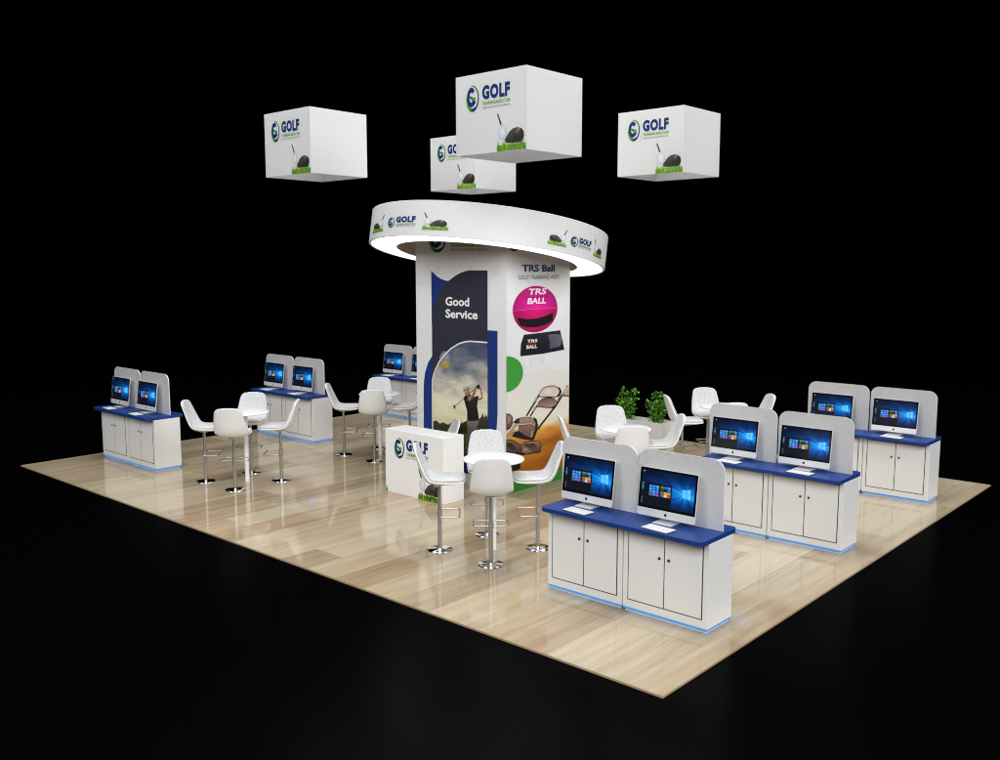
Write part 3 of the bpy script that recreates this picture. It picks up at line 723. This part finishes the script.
# ------------------------------------------------------------------ reception counter
ct = thing('reception_counter', 'white box counter with green and blue golf logo in front of the tower', 'counter', (-5.845, 3.05, 0))
CX, CY = -5.845, 3.05
m_ = MB(); m_.box(-.595, .595, -.199, .199, 0, .92)
m_.build('counter_body', M['counter'], ct, bevel=.004)
placeK = lambda u, v, h: (u - CX, -.2005 - h, v)
A = Art(placeK)
emblem(A, (-6.14, .67), .105, .15, 1); A.rect(-6.016, .523, -6.012, .845, srgb(165, 185, 165), 1)
lg = A.build('logo', ct)
A = Art(placeK)
A.text('GOLF', -5.99, .648, -5.552, .818, NAVY, 2, bold=.058, space=1.14)
A.build('lettering', lg)
A = Art(placeK)
A.text('TRAININGAIDS.COM', -5.988, .577, -5.553, .627, GREEN, 2, bold=.0, space=1.06, twice=.009)
A.build('lettering', lg)
A = Art(placeK)
A.text('THERE IS A BETTER PLAYER IN EVERYONE', -5.989, .541, -5.554, .562, GREY, 2, bold=.006)
A.build('lettering', lg)
A = Art(placeK); golf_picture(A, -5.75, .004, .44, .43, False, 1, 23); A.build('golf_picture', ct)
A = Art(placeK)
for k in range(9):
    u = -6.437 + .0045 * k
    A.poly([(u - .003, .004), (u + .006, .004), (u + .003, .085 + .02 * math.sin(k * 2.1))], random.choice([srgb(70, 132, 14), srgb(140, 196, 44), srgb(112, 176, 28)]), 1 + .3 * (k % 3))
A.build('grass_picture', ct)

# ------------------------------------------------------------------ computer desks
def rounded(x0, x1, y0, y1, r, n=6, corners=(1, 1, 1, 1)):
    P = []
    for (cx, cy, a, on) in ((x1 - r, y0 + r, -90, corners[0]), (x1 - r, y1 - r, 0, corners[1]), (x0 + r, y1 - r, 90, corners[2]), (x0 + r, y0 + r, 180, corners[3])):
        if on:
            for k in range(n + 1):
                t = R(a + 90 * k / n); P.append((cx + r * math.cos(t), cy + r * math.sin(t)))
        else:
            P.append((cx + (r if cx > (x0 + x1) / 2 else -r), cy + (r if cy > (y0 + y1) / 2 else -r)))
    return P
G_DESK = 'computer desks around the booth'
dk = thing('computer_desk', 'nearest computer desk, blue top on two white cabinets, at the front corner of the floor', 'computer desk', (-1.248, 1.278, 0), 0, G_DESK)
HW = .907
for sx in (-1, 1):
    x0, x1 = (-HW, -.005) if sx < 0 else (.005, HW)
    m_ = MB(); m_.box(x0, x1, 0, .44, .04, .825)
    cab = m_.build('cabinet', M['white'], dk, bevel=.004)
    p_ = MB(); p_.box(x0 + .02, x1 - .02, .02, .42, 0, .039); p_.build('plinth', M['white'], cab)
    l_ = MB()
    l_.box(x0 + .004, x1 - .004, .003, .009, .022, .0385)
    l_.box((x1 - .009) if sx > 0 else (x0 + .003), (x1 - .003) if sx > 0 else (x0 + .009), .012, .437, .022, .0385)
    l_.box(x0 + .004, x1 - .004, .431, .437, .022, .0385)
    l_.build('led_strip', M['led'], cab)
    cx = (x0 + x1) / 2
    da, db = cx - .397, cx + .397
    gp = MB()                                                    # dark reveal round the pair of doors
    gp.box(da, db, -.0015, .004, .117, .80)
    gp.build('door_reveal', M['line'], cab)
    for k in (-1, 1):
        d0, d1 = (da + .010, cx - .005) if k < 0 else (cx + .005, db - .010)
        d_ = MB(); d_.box(d0, d1, -.004, -.0016, .127, .790)
        dr = d_.build('door', M['white'], dk)
        kb = MB()
        xk = cx + .05 * k - .002
        seg = 14
        for (r0, ya, r1, yb) in ((.006, -.004, .006, -.008), (.006, -.008, .014, -.010), (.014, -.010, .012, -.015)):
            v = [(xk + r0 * math.cos(2 * math.pi * q / seg), ya, .59 + r0 * math.sin(2 * math.pi * q / seg)) for q in range(seg)] + [(xk + r1 * math.cos(2 * math.pi * q / seg), yb, .59 + r1 * math.sin(2 * math.pi * q / seg)) for q in range(seg)]
            kb.faces(v, [(q, (q + 1) % seg, seg + (q + 1) % seg, seg + q) for q in range(seg)], smooth=True)
        kb.faces(v[seg:], [tuple(range(seg))])
        kb.build('knob', M['knob'], dr)
m_ = MB(); m_.prism(rounded(-HW - .002, HW + .002, -.142, .515, .06, 7), .8265, .87)
m_.build('desktop', M['blue'], dk, bevel=.004)
for x0, x1 in ((-.955, -.045), (-.025, .880)):
    m_ = MB(); m_.prism([(x, y) for x, y in rounded(x0, x1, .871, 1.521, .115, 8, (0, 1, 1, 0))], .285, .298, 'y')
    m_.m = [0, 0] + [1] * (len(m_.f) - 2)                       # rim faces painted white to imitate the glow of acrylic edges
    m_.build('divider_panel', [M['frost'], M['rim']], dk)
DESKS = [((-1.248, 1.278), None, 'the nearest desk'),
         ((-1.26, 4.325), 'middle desk of the right-hand row, blue top on white cabinets', 'the middle desk on the right'),
         ((-1.255, 7.30), 'rearmost desk of the right-hand row, beside the right corner of the floor', 'the rearmost desk on the right'),
         ((-10.99, 1.24), 'leftmost computer desk, blue top on white cabinets near the left corner', 'the leftmost desk'),
         ((-11.03, 4.325), 'middle desk of the left-hand row, behind the stools at the left table', 'the middle desk on the left'),
         ((-11.0, 7.36), 'rear left computer desk, half hidden behind the tower', 'the desk half hidden by the tower')]
for (x, y), lab, _n in DESKS[1:]:
    c = copy_tree(dk); c.location = (x, y, 0); c['label'] = lab

# ------------------------------------------------------------------ all-in-one computers and keyboards
G_PC = 'silver all-in-one computers on the desks'; G_KB = 'white keyboards in front of the computers'
pc = thing('computer', 'x', 'computer', (0, 0, 0), 0, G_PC)          # local: front towards -y, base on z=0
tiltm = Matrix.Translation((0, 0, .045)) @ Matrix.Rotation(R(-7.0), 4, 'X')
PWid, PHt = .31, .455
def pcp(x, y, z): return tuple(tiltm @ Vector((x, y, z)))
b_ = MB()
fr = rounded(-PWid, PWid, 0, PHt, .014, 4)
n = len(fr)
v = [pcp(x, 0, z) for x, z in fr] + [pcp(x, .012, z) for x, z in fr] + [pcp(x * .86, .034, PHt / 2 + (z - PHt / 2) * .84) for x, z in fr] + [pcp(x * .5, .048, PHt / 2 + (z - PHt / 2) * .5) for x, z in fr]
f = [tuple(range(n))]
for r_ in range(3):
    f += [(r_ * n + (i + 1) % n, r_ * n + i, (r_ + 1) * n + i, (r_ + 1) * n + (i + 1) % n) for i in range(n)]
f.append(tuple(range(3 * n, 4 * n))[::-1])
b_.faces(v, f); b_.build('housing', M['alu'], pc)
def placeP(u, v, h): return pcp(-PWid + .004 + u * (2 * PWid - .008), -.0006 - h * .5, .073 + v * (PHt - .077))
A = Art(placeP)
A.rect(0, 0, 1, 1, (0, 0, 0), 0, 0)
s_ = A.build('screen_glass', pc, [M['bezel']])
A = Art(placeP)
A.mb.face([placeP(u, v, .0014) for u, v in ((.035, .045), (.965, .045), (.965, .955), (.035, .955))], 1, (0, 0, 0), [(0, 0), (1, 0), (1, 1), (0, 1)])
def S(u, v): return (.035 + .93 * u, .045 + .91 * v)
def sq(u0, v0, u1, v1, c, L=2):
    A.poly([S(u0, v0), S(u1, v0), S(u1, v1), S(u0, v1)], c, L)
sq(0, 0, 1, .035, srgb(4, 10, 22), 2)
sq(.0, .035, .585, .66, srgb(13, 19, 30), 2)
sq(.03, .93, .05, .96, srgb(200, 210, 220), 2)
for v, c in ((.60, srgb(120, 130, 140)), (.54, srgb(60, 130, 190)), (.49, srgb(70, 150, 210)), (.44, srgb(60, 110, 160)), (.20, srgb(80, 86, 94)), (.14, srgb(80, 86, 94)), (.08, srgb(80, 86, 94))):
    sq(.015, v, .05, v + .035, c, 3)
TB = srgb(28, 116, 214); TL = srgb(60, 150, 232)
tiles = [[TB, TB, TB], [TL, TB, TB], [TB, TL, TB], [srgb(96, 104, 112), TB, srgb(206, 58, 150)]]
u0, v0, tw_, th_ = .155, .60, .064, .075
for r_, row in enumerate(((TB, TB, TL), (TL, TB, TB), (TB, TL, TB), (srgb(110, 110, 112), TB, srgb(204, 60, 150)))):
    for q, c in enumerate(row):
        sq(u0 + q * tw_ + .003, v0 - (r_ + 1) * th_ + .004, u0 + (q + 1) * tw_ - .003, v0 - r_ * th_ - .004, c, 3)
        if c in (TB, TL):
            sq(u0 + q * tw_ + .022, v0 - (r_ + 1) * th_ + .028, u0 + q * tw_ + .042, v0 - r_ * th_ - .022, srgb(150, 200, 240), 3.6)
u1 = .372
for r_, row in enumerate(((srgb(84, 140, 30), TB, TL), (srgb(70, 54, 30), srgb(30, 30, 28), TB), (srgb(140, 110, 60), srgb(226, 178, 70), srgb(214, 160, 60)), (TB, srgb(220, 210, 200), srgb(226, 84, 30)))):
    for q, c in enumerate(row):
        sq(u1 + q * tw_ + .003, v0 + .01 - (r_ + 1) * th_ + .004, u1 + (q + 1) * tw_ - .003, v0 + .01 - r_ * th_ - .004, c, 3)
WP = srgb(120, 220, 255)
for q in ([(.775, .52), (.835, .515), (.835, .615), (.775, .60)], [(.845, .515), (.925, .51), (.925, .64), (.845, .617)], [(.775, .40), (.835, .385), (.835, .505), (.775, .51)], [(.845, .383), (.925, .36), (.925, .50), (.845, .505)]):
    A.poly([S(*p) for p in q], [srgb(60, 180, 250), WP, WP, srgb(70, 185, 250)], 3)
A.build('display_image', s_, [M['icons'], M['screen']])
A = Art(lambda u, v, h: pcp(u, -.0008 - h * .3, v))                  # little fruit-shaped mark on the chin
A.disc((-.0055, .035), .0085, .0115, (.005, .005, .005), 1, n=14); A.disc((.0055, .035), .0085, .0115, (.005, .005, .005), 1.3, n=14)
A.disc((.004, .051), .0035, .006, (.005, .005, .005), 1.3, n=10)
A.build('chin_mark', pc)
f_ = MB()
f_.box(-.10, .10, -.06, .125, .001, .008)
v = [(-.095, .125, .001), (.095, .125, .001), (.095, .118, .008), (-.095, .118, .008), (-.085, .085, .20), (.085, .085, .20), (.085, .095, .20), (-.085, .095, .20)]
f_.faces(v, [(0, 1, 5, 4), (3, 7, 6, 2), (0, 4, 7, 3), (1, 2, 6, 5), (4, 5, 6, 7)])
f_.build('stand', M['alu'], pc)

kbd = MB()
kbd.prism(rounded(-.15, .15, -.082, .082, .012, 4), .0, .007, m=1)
rk = random.Random(9)
for r_ in range(5):
    n = 13; y0 = -.074 + r_ * .0300
    if r_ == 0: ws = [1, 1, 1, 1.2, 5, 1.2, 1, 1, 1]
    else: ws = [1.5] + [1] * 10 + [1.5]
    tot = sum(ws); x = -.143
    for w in ws:
        xw = .286 * w / tot
        kbd.box(x + .0032, x + xw - .0032, y0 + .0036, y0 + .0264, .0071, .0105, 0); x += xw
kb0 = kbd.build('keyboard', [M['key'], M['keygap']]); tag(kb0, 'x', 'keyboard', G_KB)
first = True
for (x, y), _l, where in DESKS:
    for k, side in ((0, 'left-hand'), (1, 'right-hand')):
        cx = -.4545 if k == 0 else .4545
        o = pc if first else copy_tree(pc); kk = kb0 if first else kb0.copy()
        if not first: COL.objects.link(kk)
        first = False
        o.location = (x + cx - .10, y + .155, .871); kk.location = (x + cx - .05, y - .038, .8708); kk.rotation_euler.z = R(-5)
        o['label'] = f'{side} silver all-in-one computer with lit blue screen on {where}'
        kk['label'] = f'white keyboard before the {side} computer on {where}'

# ------------------------------------------------------------------ tables
G_TB = 'round white bar tables'
tb = thing('bar_table', 'nearest round white bar table, between the counter and the front desk', 'bar table', (-3.42, 1.85, 0), 0, G_TB)
m_ = MB(); m_.lathe([(.02, 1.043), (.335, 1.043), (.348, 1.048), (.352, 1.056), (.348, 1.066), (.340, 1.070), (.01, 1.070)], 64)
m_.build('tabletop', M['tablewhite'], tb)
m_ = MB(); m_.lathe([(.033, 0), (.033, 1.02), (.12, 1.028), (.12, 1.0425)], 28, smooth=False)
m_.build('leg', M['tablewhite'], tb)
TABLES = [(-3.47, 1.825), (-8.52, 1.825), (-8.52, 4.47), (-3.47, 4.47), (-3.45, 7.12)]
TLAB = ['', 'round white bar table in front of the leftmost desks', 'round white bar table just left of the tower, behind the counter',
        'round white bar table right of the tower, in front of the planter', 'round white bar table at the back right, behind the middle right desk']
for (x, y), l in list(zip(TABLES, TLAB))[1:]:
    c = copy_tree(tb); c.location = (x + .05, y + .03, 0); c['label'] = l

# ------------------------------------------------------------------ bar stools
def spline(P, n):
    out = []
    for i in range(len(P) - 1):
        p0 = P[max(i - 1, 0)]; p1 = P[i]; p2 = P[i + 1]; p3 = P[min(i + 2, len(P) - 1)]
        for k in range(n):
            t = k / n
            out.append(tuple(.5 * ((2 * b) + (-a + c) * t + (2 * a - 5 * b + 4 * c - d) * t * t + (-a + 3 * b - 3 * c + d) * t ** 3) for a, b, c, d in zip(p0, p1, p2, p3)))
    out.append(P[-1])
    return out
def seat_surface(P, e0, e1, nx=14, npow=2.6, lift=0.):
    """rows of points: P = (u, z, half width, curl); the edges rise along the row normal"""
    S_ = spline(P, 5)
    L = [0]
    for a, b in zip(S_, S_[1:]): L.append(L[-1] + math.hypot(b[0] - a[0], b[1] - a[1]))
    rows = []
    for i, (u, z, w, c) in enumerate(S_):
        s = L[i] / L[-1]
        a = S_[max(i - 1, 0)]; b = S_[min(i + 1, len(S_) - 1)]
        tu, tz = b[0] - a[0], b[1] - a[1]; q = math.hypot(tu, tz); nu, nz = tz / q, -tu / q      # normal towards the sitter
        k = 1.
        if s < e0: k = max(.02, 1 - (1 - s / e0) ** npow) ** (1 / npow)
        if s > 1 - e1: k = max(.02, 1 - (1 - (1 - s) / e1) ** npow) ** (1 / npow)
        row = []
        for j in range(nx + 1):
            t = -1 + 2 * j / nx
            d = c * abs(t) ** 2.2 * k + lift
            row.append((u + nu * d, t * w * k, z + nz * d))
        rows.append(row)
    return rows
def rows_mesh(rows):
    m = MB(); n = len(rows[0]); v = [p for r in rows for p in r]
    m.faces(v, [(i * n + j, i * n + j + 1, (i + 1) * n + j + 1, (i + 1) * n + j) for i in range(len(rows) - 1) for j in range(n - 1)], 0, smooth=True)
    return m
G_ST = 'white bar stools with grey flecked seats'
st = thing('bar_stool', 'x', 'bar stool', (0, 0, 0), 0, G_ST)
#   u (forward), z, half width, curl of the edges
SHELL = [(.296, .842, .180, .0), (.266, .816, .208, .016), (.18, .791, .223, .034), (.06, .781, .230, .048), (-.05, .784, .233, .055), (-.135, .810, .235, .060), (-.188, .872, .233, .060), (-.222, .962, .226, .050), (-.246, 1.055, .213, .036), (-.268, 1.143, .198, .023), (-.290, 1.243, .180, .010)]
PAD = [(.300, .860, .180, .0), (.264, .870, .208, -.004), (.17, .872, .224, -.006), (.05, .869, .231, -.004), (-.045, .870, .234, .0), (-.105, .886, .235, .012), (-.152, .942, .233, .024), (-.187, 1.020, .226, .026), (-.216, 1.099, .212, .020), (-.238, 1.174, .197, .013), (-.258, 1.239, .177, .006)]
o = rows_mesh(seat_surface(SHELL, .06, .11, npow=3.4)).build('seat_shell', M['shell'], st)
sm = o.modifiers.new('thickness', 'SOLIDIFY'); sm.thickness = .016; sm.offset = 0
top = seat_surface(PAD, .08, .11, npow=3.4)
und = seat_surface([(u, z, w - .002, c) for u, z, w, c in SHELL], .08, .11, npow=3.4, lift=.0085)   # the pad's underside lies in the shell
m_ = MB(); nr, nc = len(top), len(top[0])
m_.faces([p for r in top for p in r] + [p for r in und for p in r],
         [(i * nc + j, i * nc + j + 1, (i + 1) * nc + j + 1, (i + 1) * nc + j) for i in range(nr - 1) for j in range(nc - 1)]
         + [(nr * nc + i * nc + j, nr * nc + (i + 1) * nc + j, nr * nc + (i + 1) * nc + j + 1, nr * nc + i * nc + j + 1) for i in range(nr - 1) for j in range(nc - 1)]
         + [(i * nc, (i + 1) * nc, nr * nc + (i + 1) * nc, nr * nc + i * nc) for i in range(nr - 1)]
         + [(i * nc + nc - 1, nr * nc + i * nc + nc - 1, nr * nc + (i + 1) * nc + nc - 1, (i + 1) * nc + nc - 1) for i in range(nr - 1)]
         + [(j, nr * nc + j, nr * nc + j + 1, j + 1) for j in range(nc - 1)]
         + [((nr - 1) * nc + j, (nr - 1) * nc + j + 1, nr * nc + (nr - 1) * nc + j + 1, nr * nc + (nr - 1) * nc + j) for j in range(nc - 1)], 0, smooth=True)
o = m_.build('seat_pad', M['fabric'], st)
sb = o.modifiers.new('soft', 'SUBSURF'); sb.levels = 1; sb.render_levels = 1
m_ = MB(); m_.lathe([(.024, .013), (.024, .50), (.020, .503), (.020, .778)], 20, smooth=False); m_.lathe([(.07, .764), (.075, .778), (.06, .788)], 20)
m_.build('pole', M['chrome'], st)
m_ = MB(); m_.lathe([(.146, .001), (.146, .006), (.135, .011), (.06, .016), (.026, .022)], 40)
m_.build('base', M['mirror'], st)
m_ = MB()
loop = []
for (cx, cy, a) in ((.205, -.165, -90), (.205, .165, 0), (.025, .165, 90), (.025, -.165, 180)):
    for k in range(6):
        t = R(a + 90 * k / 5); loop.append((cx + .025 * math.cos(t), cy + .025 * math.sin(t), .43))
m_.tube(loop, .0085, 8, closed=True); m_.lathe([(.030, .405), (.030, .455)], 16)
m_.build('footrest', M['chrome'], st)
first = True
DIRS = [((-.4, -.4), 45, 'on the left side'), ((.4, -.4), 135, 'with its back to the viewer'), ((-.4, .4), -45, 'facing the viewer'), ((.4, .4), -135, 'on the right side')]
NM = ['the nearest table beside the counter', 'the leftmost table', 'the table left of the tower', 'the table right of the tower', 'the table at the back right']
jit = random.Random(3)
for ti, (x, y) in enumerate(TABLES):
    for (dx, dy), a, what in DIRS:
        o = st if first else copy_tree(st); first = False
        o.location = (x + dx, y + dy, 0); o.rotation_euler.z = R(a + jit.uniform(-1.5, 1.5))
        o['label'] = f'white bar stool {what} of {NM[ti]}' if 'side' in what else f'white bar stool {what} at {NM[ti]}'
o = copy_tree(st); o.location = (-5.99, 3.50, 0); o.rotation_euler.z = R(-123)
o['label'] = 'lowered bar stool behind the white logo counter, before the tower'
for ch in o.children:                                             # its gas lift is let down
    if ch.name.startswith(('seat_shell', 'seat_pad')): ch.location.z = -.235
    if ch.name.startswith('pole'): ch.scale.z = .70
    if ch.name.startswith('footrest'): ch.location.z = -.12

# ------------------------------------------------------------------ planter and shrubs
PLX0, PLX1, PLY0, PLY1, PLH = -5.95, -4.95, 7.90, 8.30, .50
pl = thing('planter', 'long white planter box holding two green shrubs, right of the tower', 'planter', ((PLX0 + PLX1) / 2, 8.10, 0))
m_ = MB(); hx, hy, wl = (PLX1 - PLX0) / 2, .20, .025
def frame_prism(m, z0, z1):
    for q in (((-hx, -hy), (hx, -hy), (hx, -hy + wl), (-hx, -hy + wl)), ((hx - wl, -hy + wl), (hx, -hy + wl), (hx, hy), (hx - wl, hy)), ((-hx, hy - wl), (hx - wl, hy - wl), (hx - wl, hy), (-hx, hy)), ((-hx, -hy + wl), (-hx + wl, -hy + wl), (-hx + wl, hy - wl), (-hx, hy - wl))):
        m.prism(q, z0, z1)
frame_prism(m_, 0, PLH); m_.build('trough', M['white'], pl)
m_ = MB(); m_.box(-hx + wl, hx - wl, -hy + wl, hy - wl, .02, PLH - .05); m_.build('pebble_filling', M['soil'], pl)
def shrub(loc_, lab, seed, w, h):
    o = thing('shrub', lab, 'shrub', loc_, 0, 'shrubs in the planter')
    rnd = random.Random(seed)
    stems = MB(); lv = MB()
    for k in range(13):
        a = rnd.random() * 6.28; r0 = .10 * rnd.random(); tall = k < 6
        bx, by = r0 * math.cos(a), r0 * math.sin(a) * .6
        tx, ty = bx + (w * .95 * (rnd.random() - .5)) * 1.2, by + w * .55 * (rnd.random() - .5); th = h * (1.0 if tall else .72) * (.86 + .16 * rnd.random())
        pts = [(bx + (tx - bx) * t + .012 * math.sin(9 * t + k), by + (ty - by) * t, th * t) for t in (0, .25, .5, .75, 1)]
        stems.tube(pts, .0045, 5)
        for q in range(86):
            t = .1 + .9 * rnd.random() ** .8
            if tall and .76 < t < .86: continue
            i = min(3, int(t * 4)); f = t * 4 - i
            p = Vector(pts[i]).lerp(Vector(pts[i + 1]), f)
            sp = .072 * (1.15 - .6 * t)
            p = p + Vector((rnd.gauss(0, 1), rnd.gauss(0, .8), rnd.gauss(0, .4))) * sp * .6
            d = Vector((rnd.gauss(0, 1), rnd.gauss(0, 1), rnd.gauss(.2, .6))).normalized(); s = .030 + .028 * rnd.random()
            sd = d.cross(Vector((rnd.gauss(0, 1), rnd.gauss(0, 1), rnd.gauss(0, 1)))).normalized() * s * .42
            nn = d.cross(sd).normalized() * s * .12
            c = rnd.choice([(.030, .13, .008), (.07, .25, .014), (.13, .36, .018), (.05, .18, .010), (.22, .48, .03), (.025, .10, .010)])
            lv.face([p, p + d * s * .5 + sd + nn, p + d * s, p + d * s * .5 - sd + nn], 0, c)
    stems.build('stems', M['stem'], o); lv.build('foliage', M['leaf'], o)
    return o
shrub((-5.83, 8.10, PLH - .055), 'left green leafy shrub in the white planter, behind a stool back', 31, .26, .58)
shrub((-5.17, 8.10, PLH - .055), 'right green leafy shrub in the white planter, nearest the planter end', 44, .30, .60)

# ------------------------------------------------------------------ camera, lights, world
cam = bpy.data.objects.new('camera', bpy.data.cameras.new('camera')); COL.objects.link(cam)
cam.data.sensor_width = 36; cam.data.lens = 36 * 922.05 / 1000; cam.data.clip_end = 400; cam.data.clip_start = .1
cam.location = (3.5217, -5.7843, 3.2574); cam.rotation_euler = (R(90 - 7.137), 0, .730753)
sc.camera = cam

def area(name, loc_, target, size, power, col=(1, 1, 1)):
    l = bpy.data.lights.new(name, 'AREA'); l.shape = 'SQUARE'; l.size = size; l.energy = power; l.color = col
    o = bpy.data.objects.new(name, l); COL.objects.link(o); o.location = loc_
    o.rotation_euler = (Vector(target) - Vector(loc_)).to_track_quat('-Z', 'Y').to_euler()
    return o
area('hall_light', (10, -12.5, 13), (-5.5, 4.5, .5), 10, 2900, (.975, .988, 1))
area('hall_light', (-7, -15, 12), (-6, 4.5, .5), 10, 1800, (.975, .988, 1))
area('hall_light', (15, 5.5, 12), (-6, 4.5, .5), 10, 2800, (.975, .988, 1))
area('hall_light', (-6, 4.5, 14.5), (-6, 4.5, 0), 12, 2000, (.975, .988, 1))

w = bpy.data.worlds.new('World'); sc.world = w; w.use_nodes = True
w.node_tree.nodes['Background'].inputs[0].default_value = (0, 0, 0, 1); w.node_tree.nodes['Background'].inputs[1].default_value = 0
sc.view_settings.view_transform = 'Standard'; sc.view_settings.look = 'None'; sc.view_settings.exposure = 0; sc.view_settings.gamma = 1
sc.render.engine = 'CYCLES'
sc.cycles.use_denoising = True
sc.cycles.pixel_filter_type = 'BLACKMAN_HARRIS'; sc.cycles.filter_width = 1.05
sc.cycles.max_bounces = 8
sc.cycles.sample_clamp_indirect = 6
sc.cycles.caustics_reflective = False
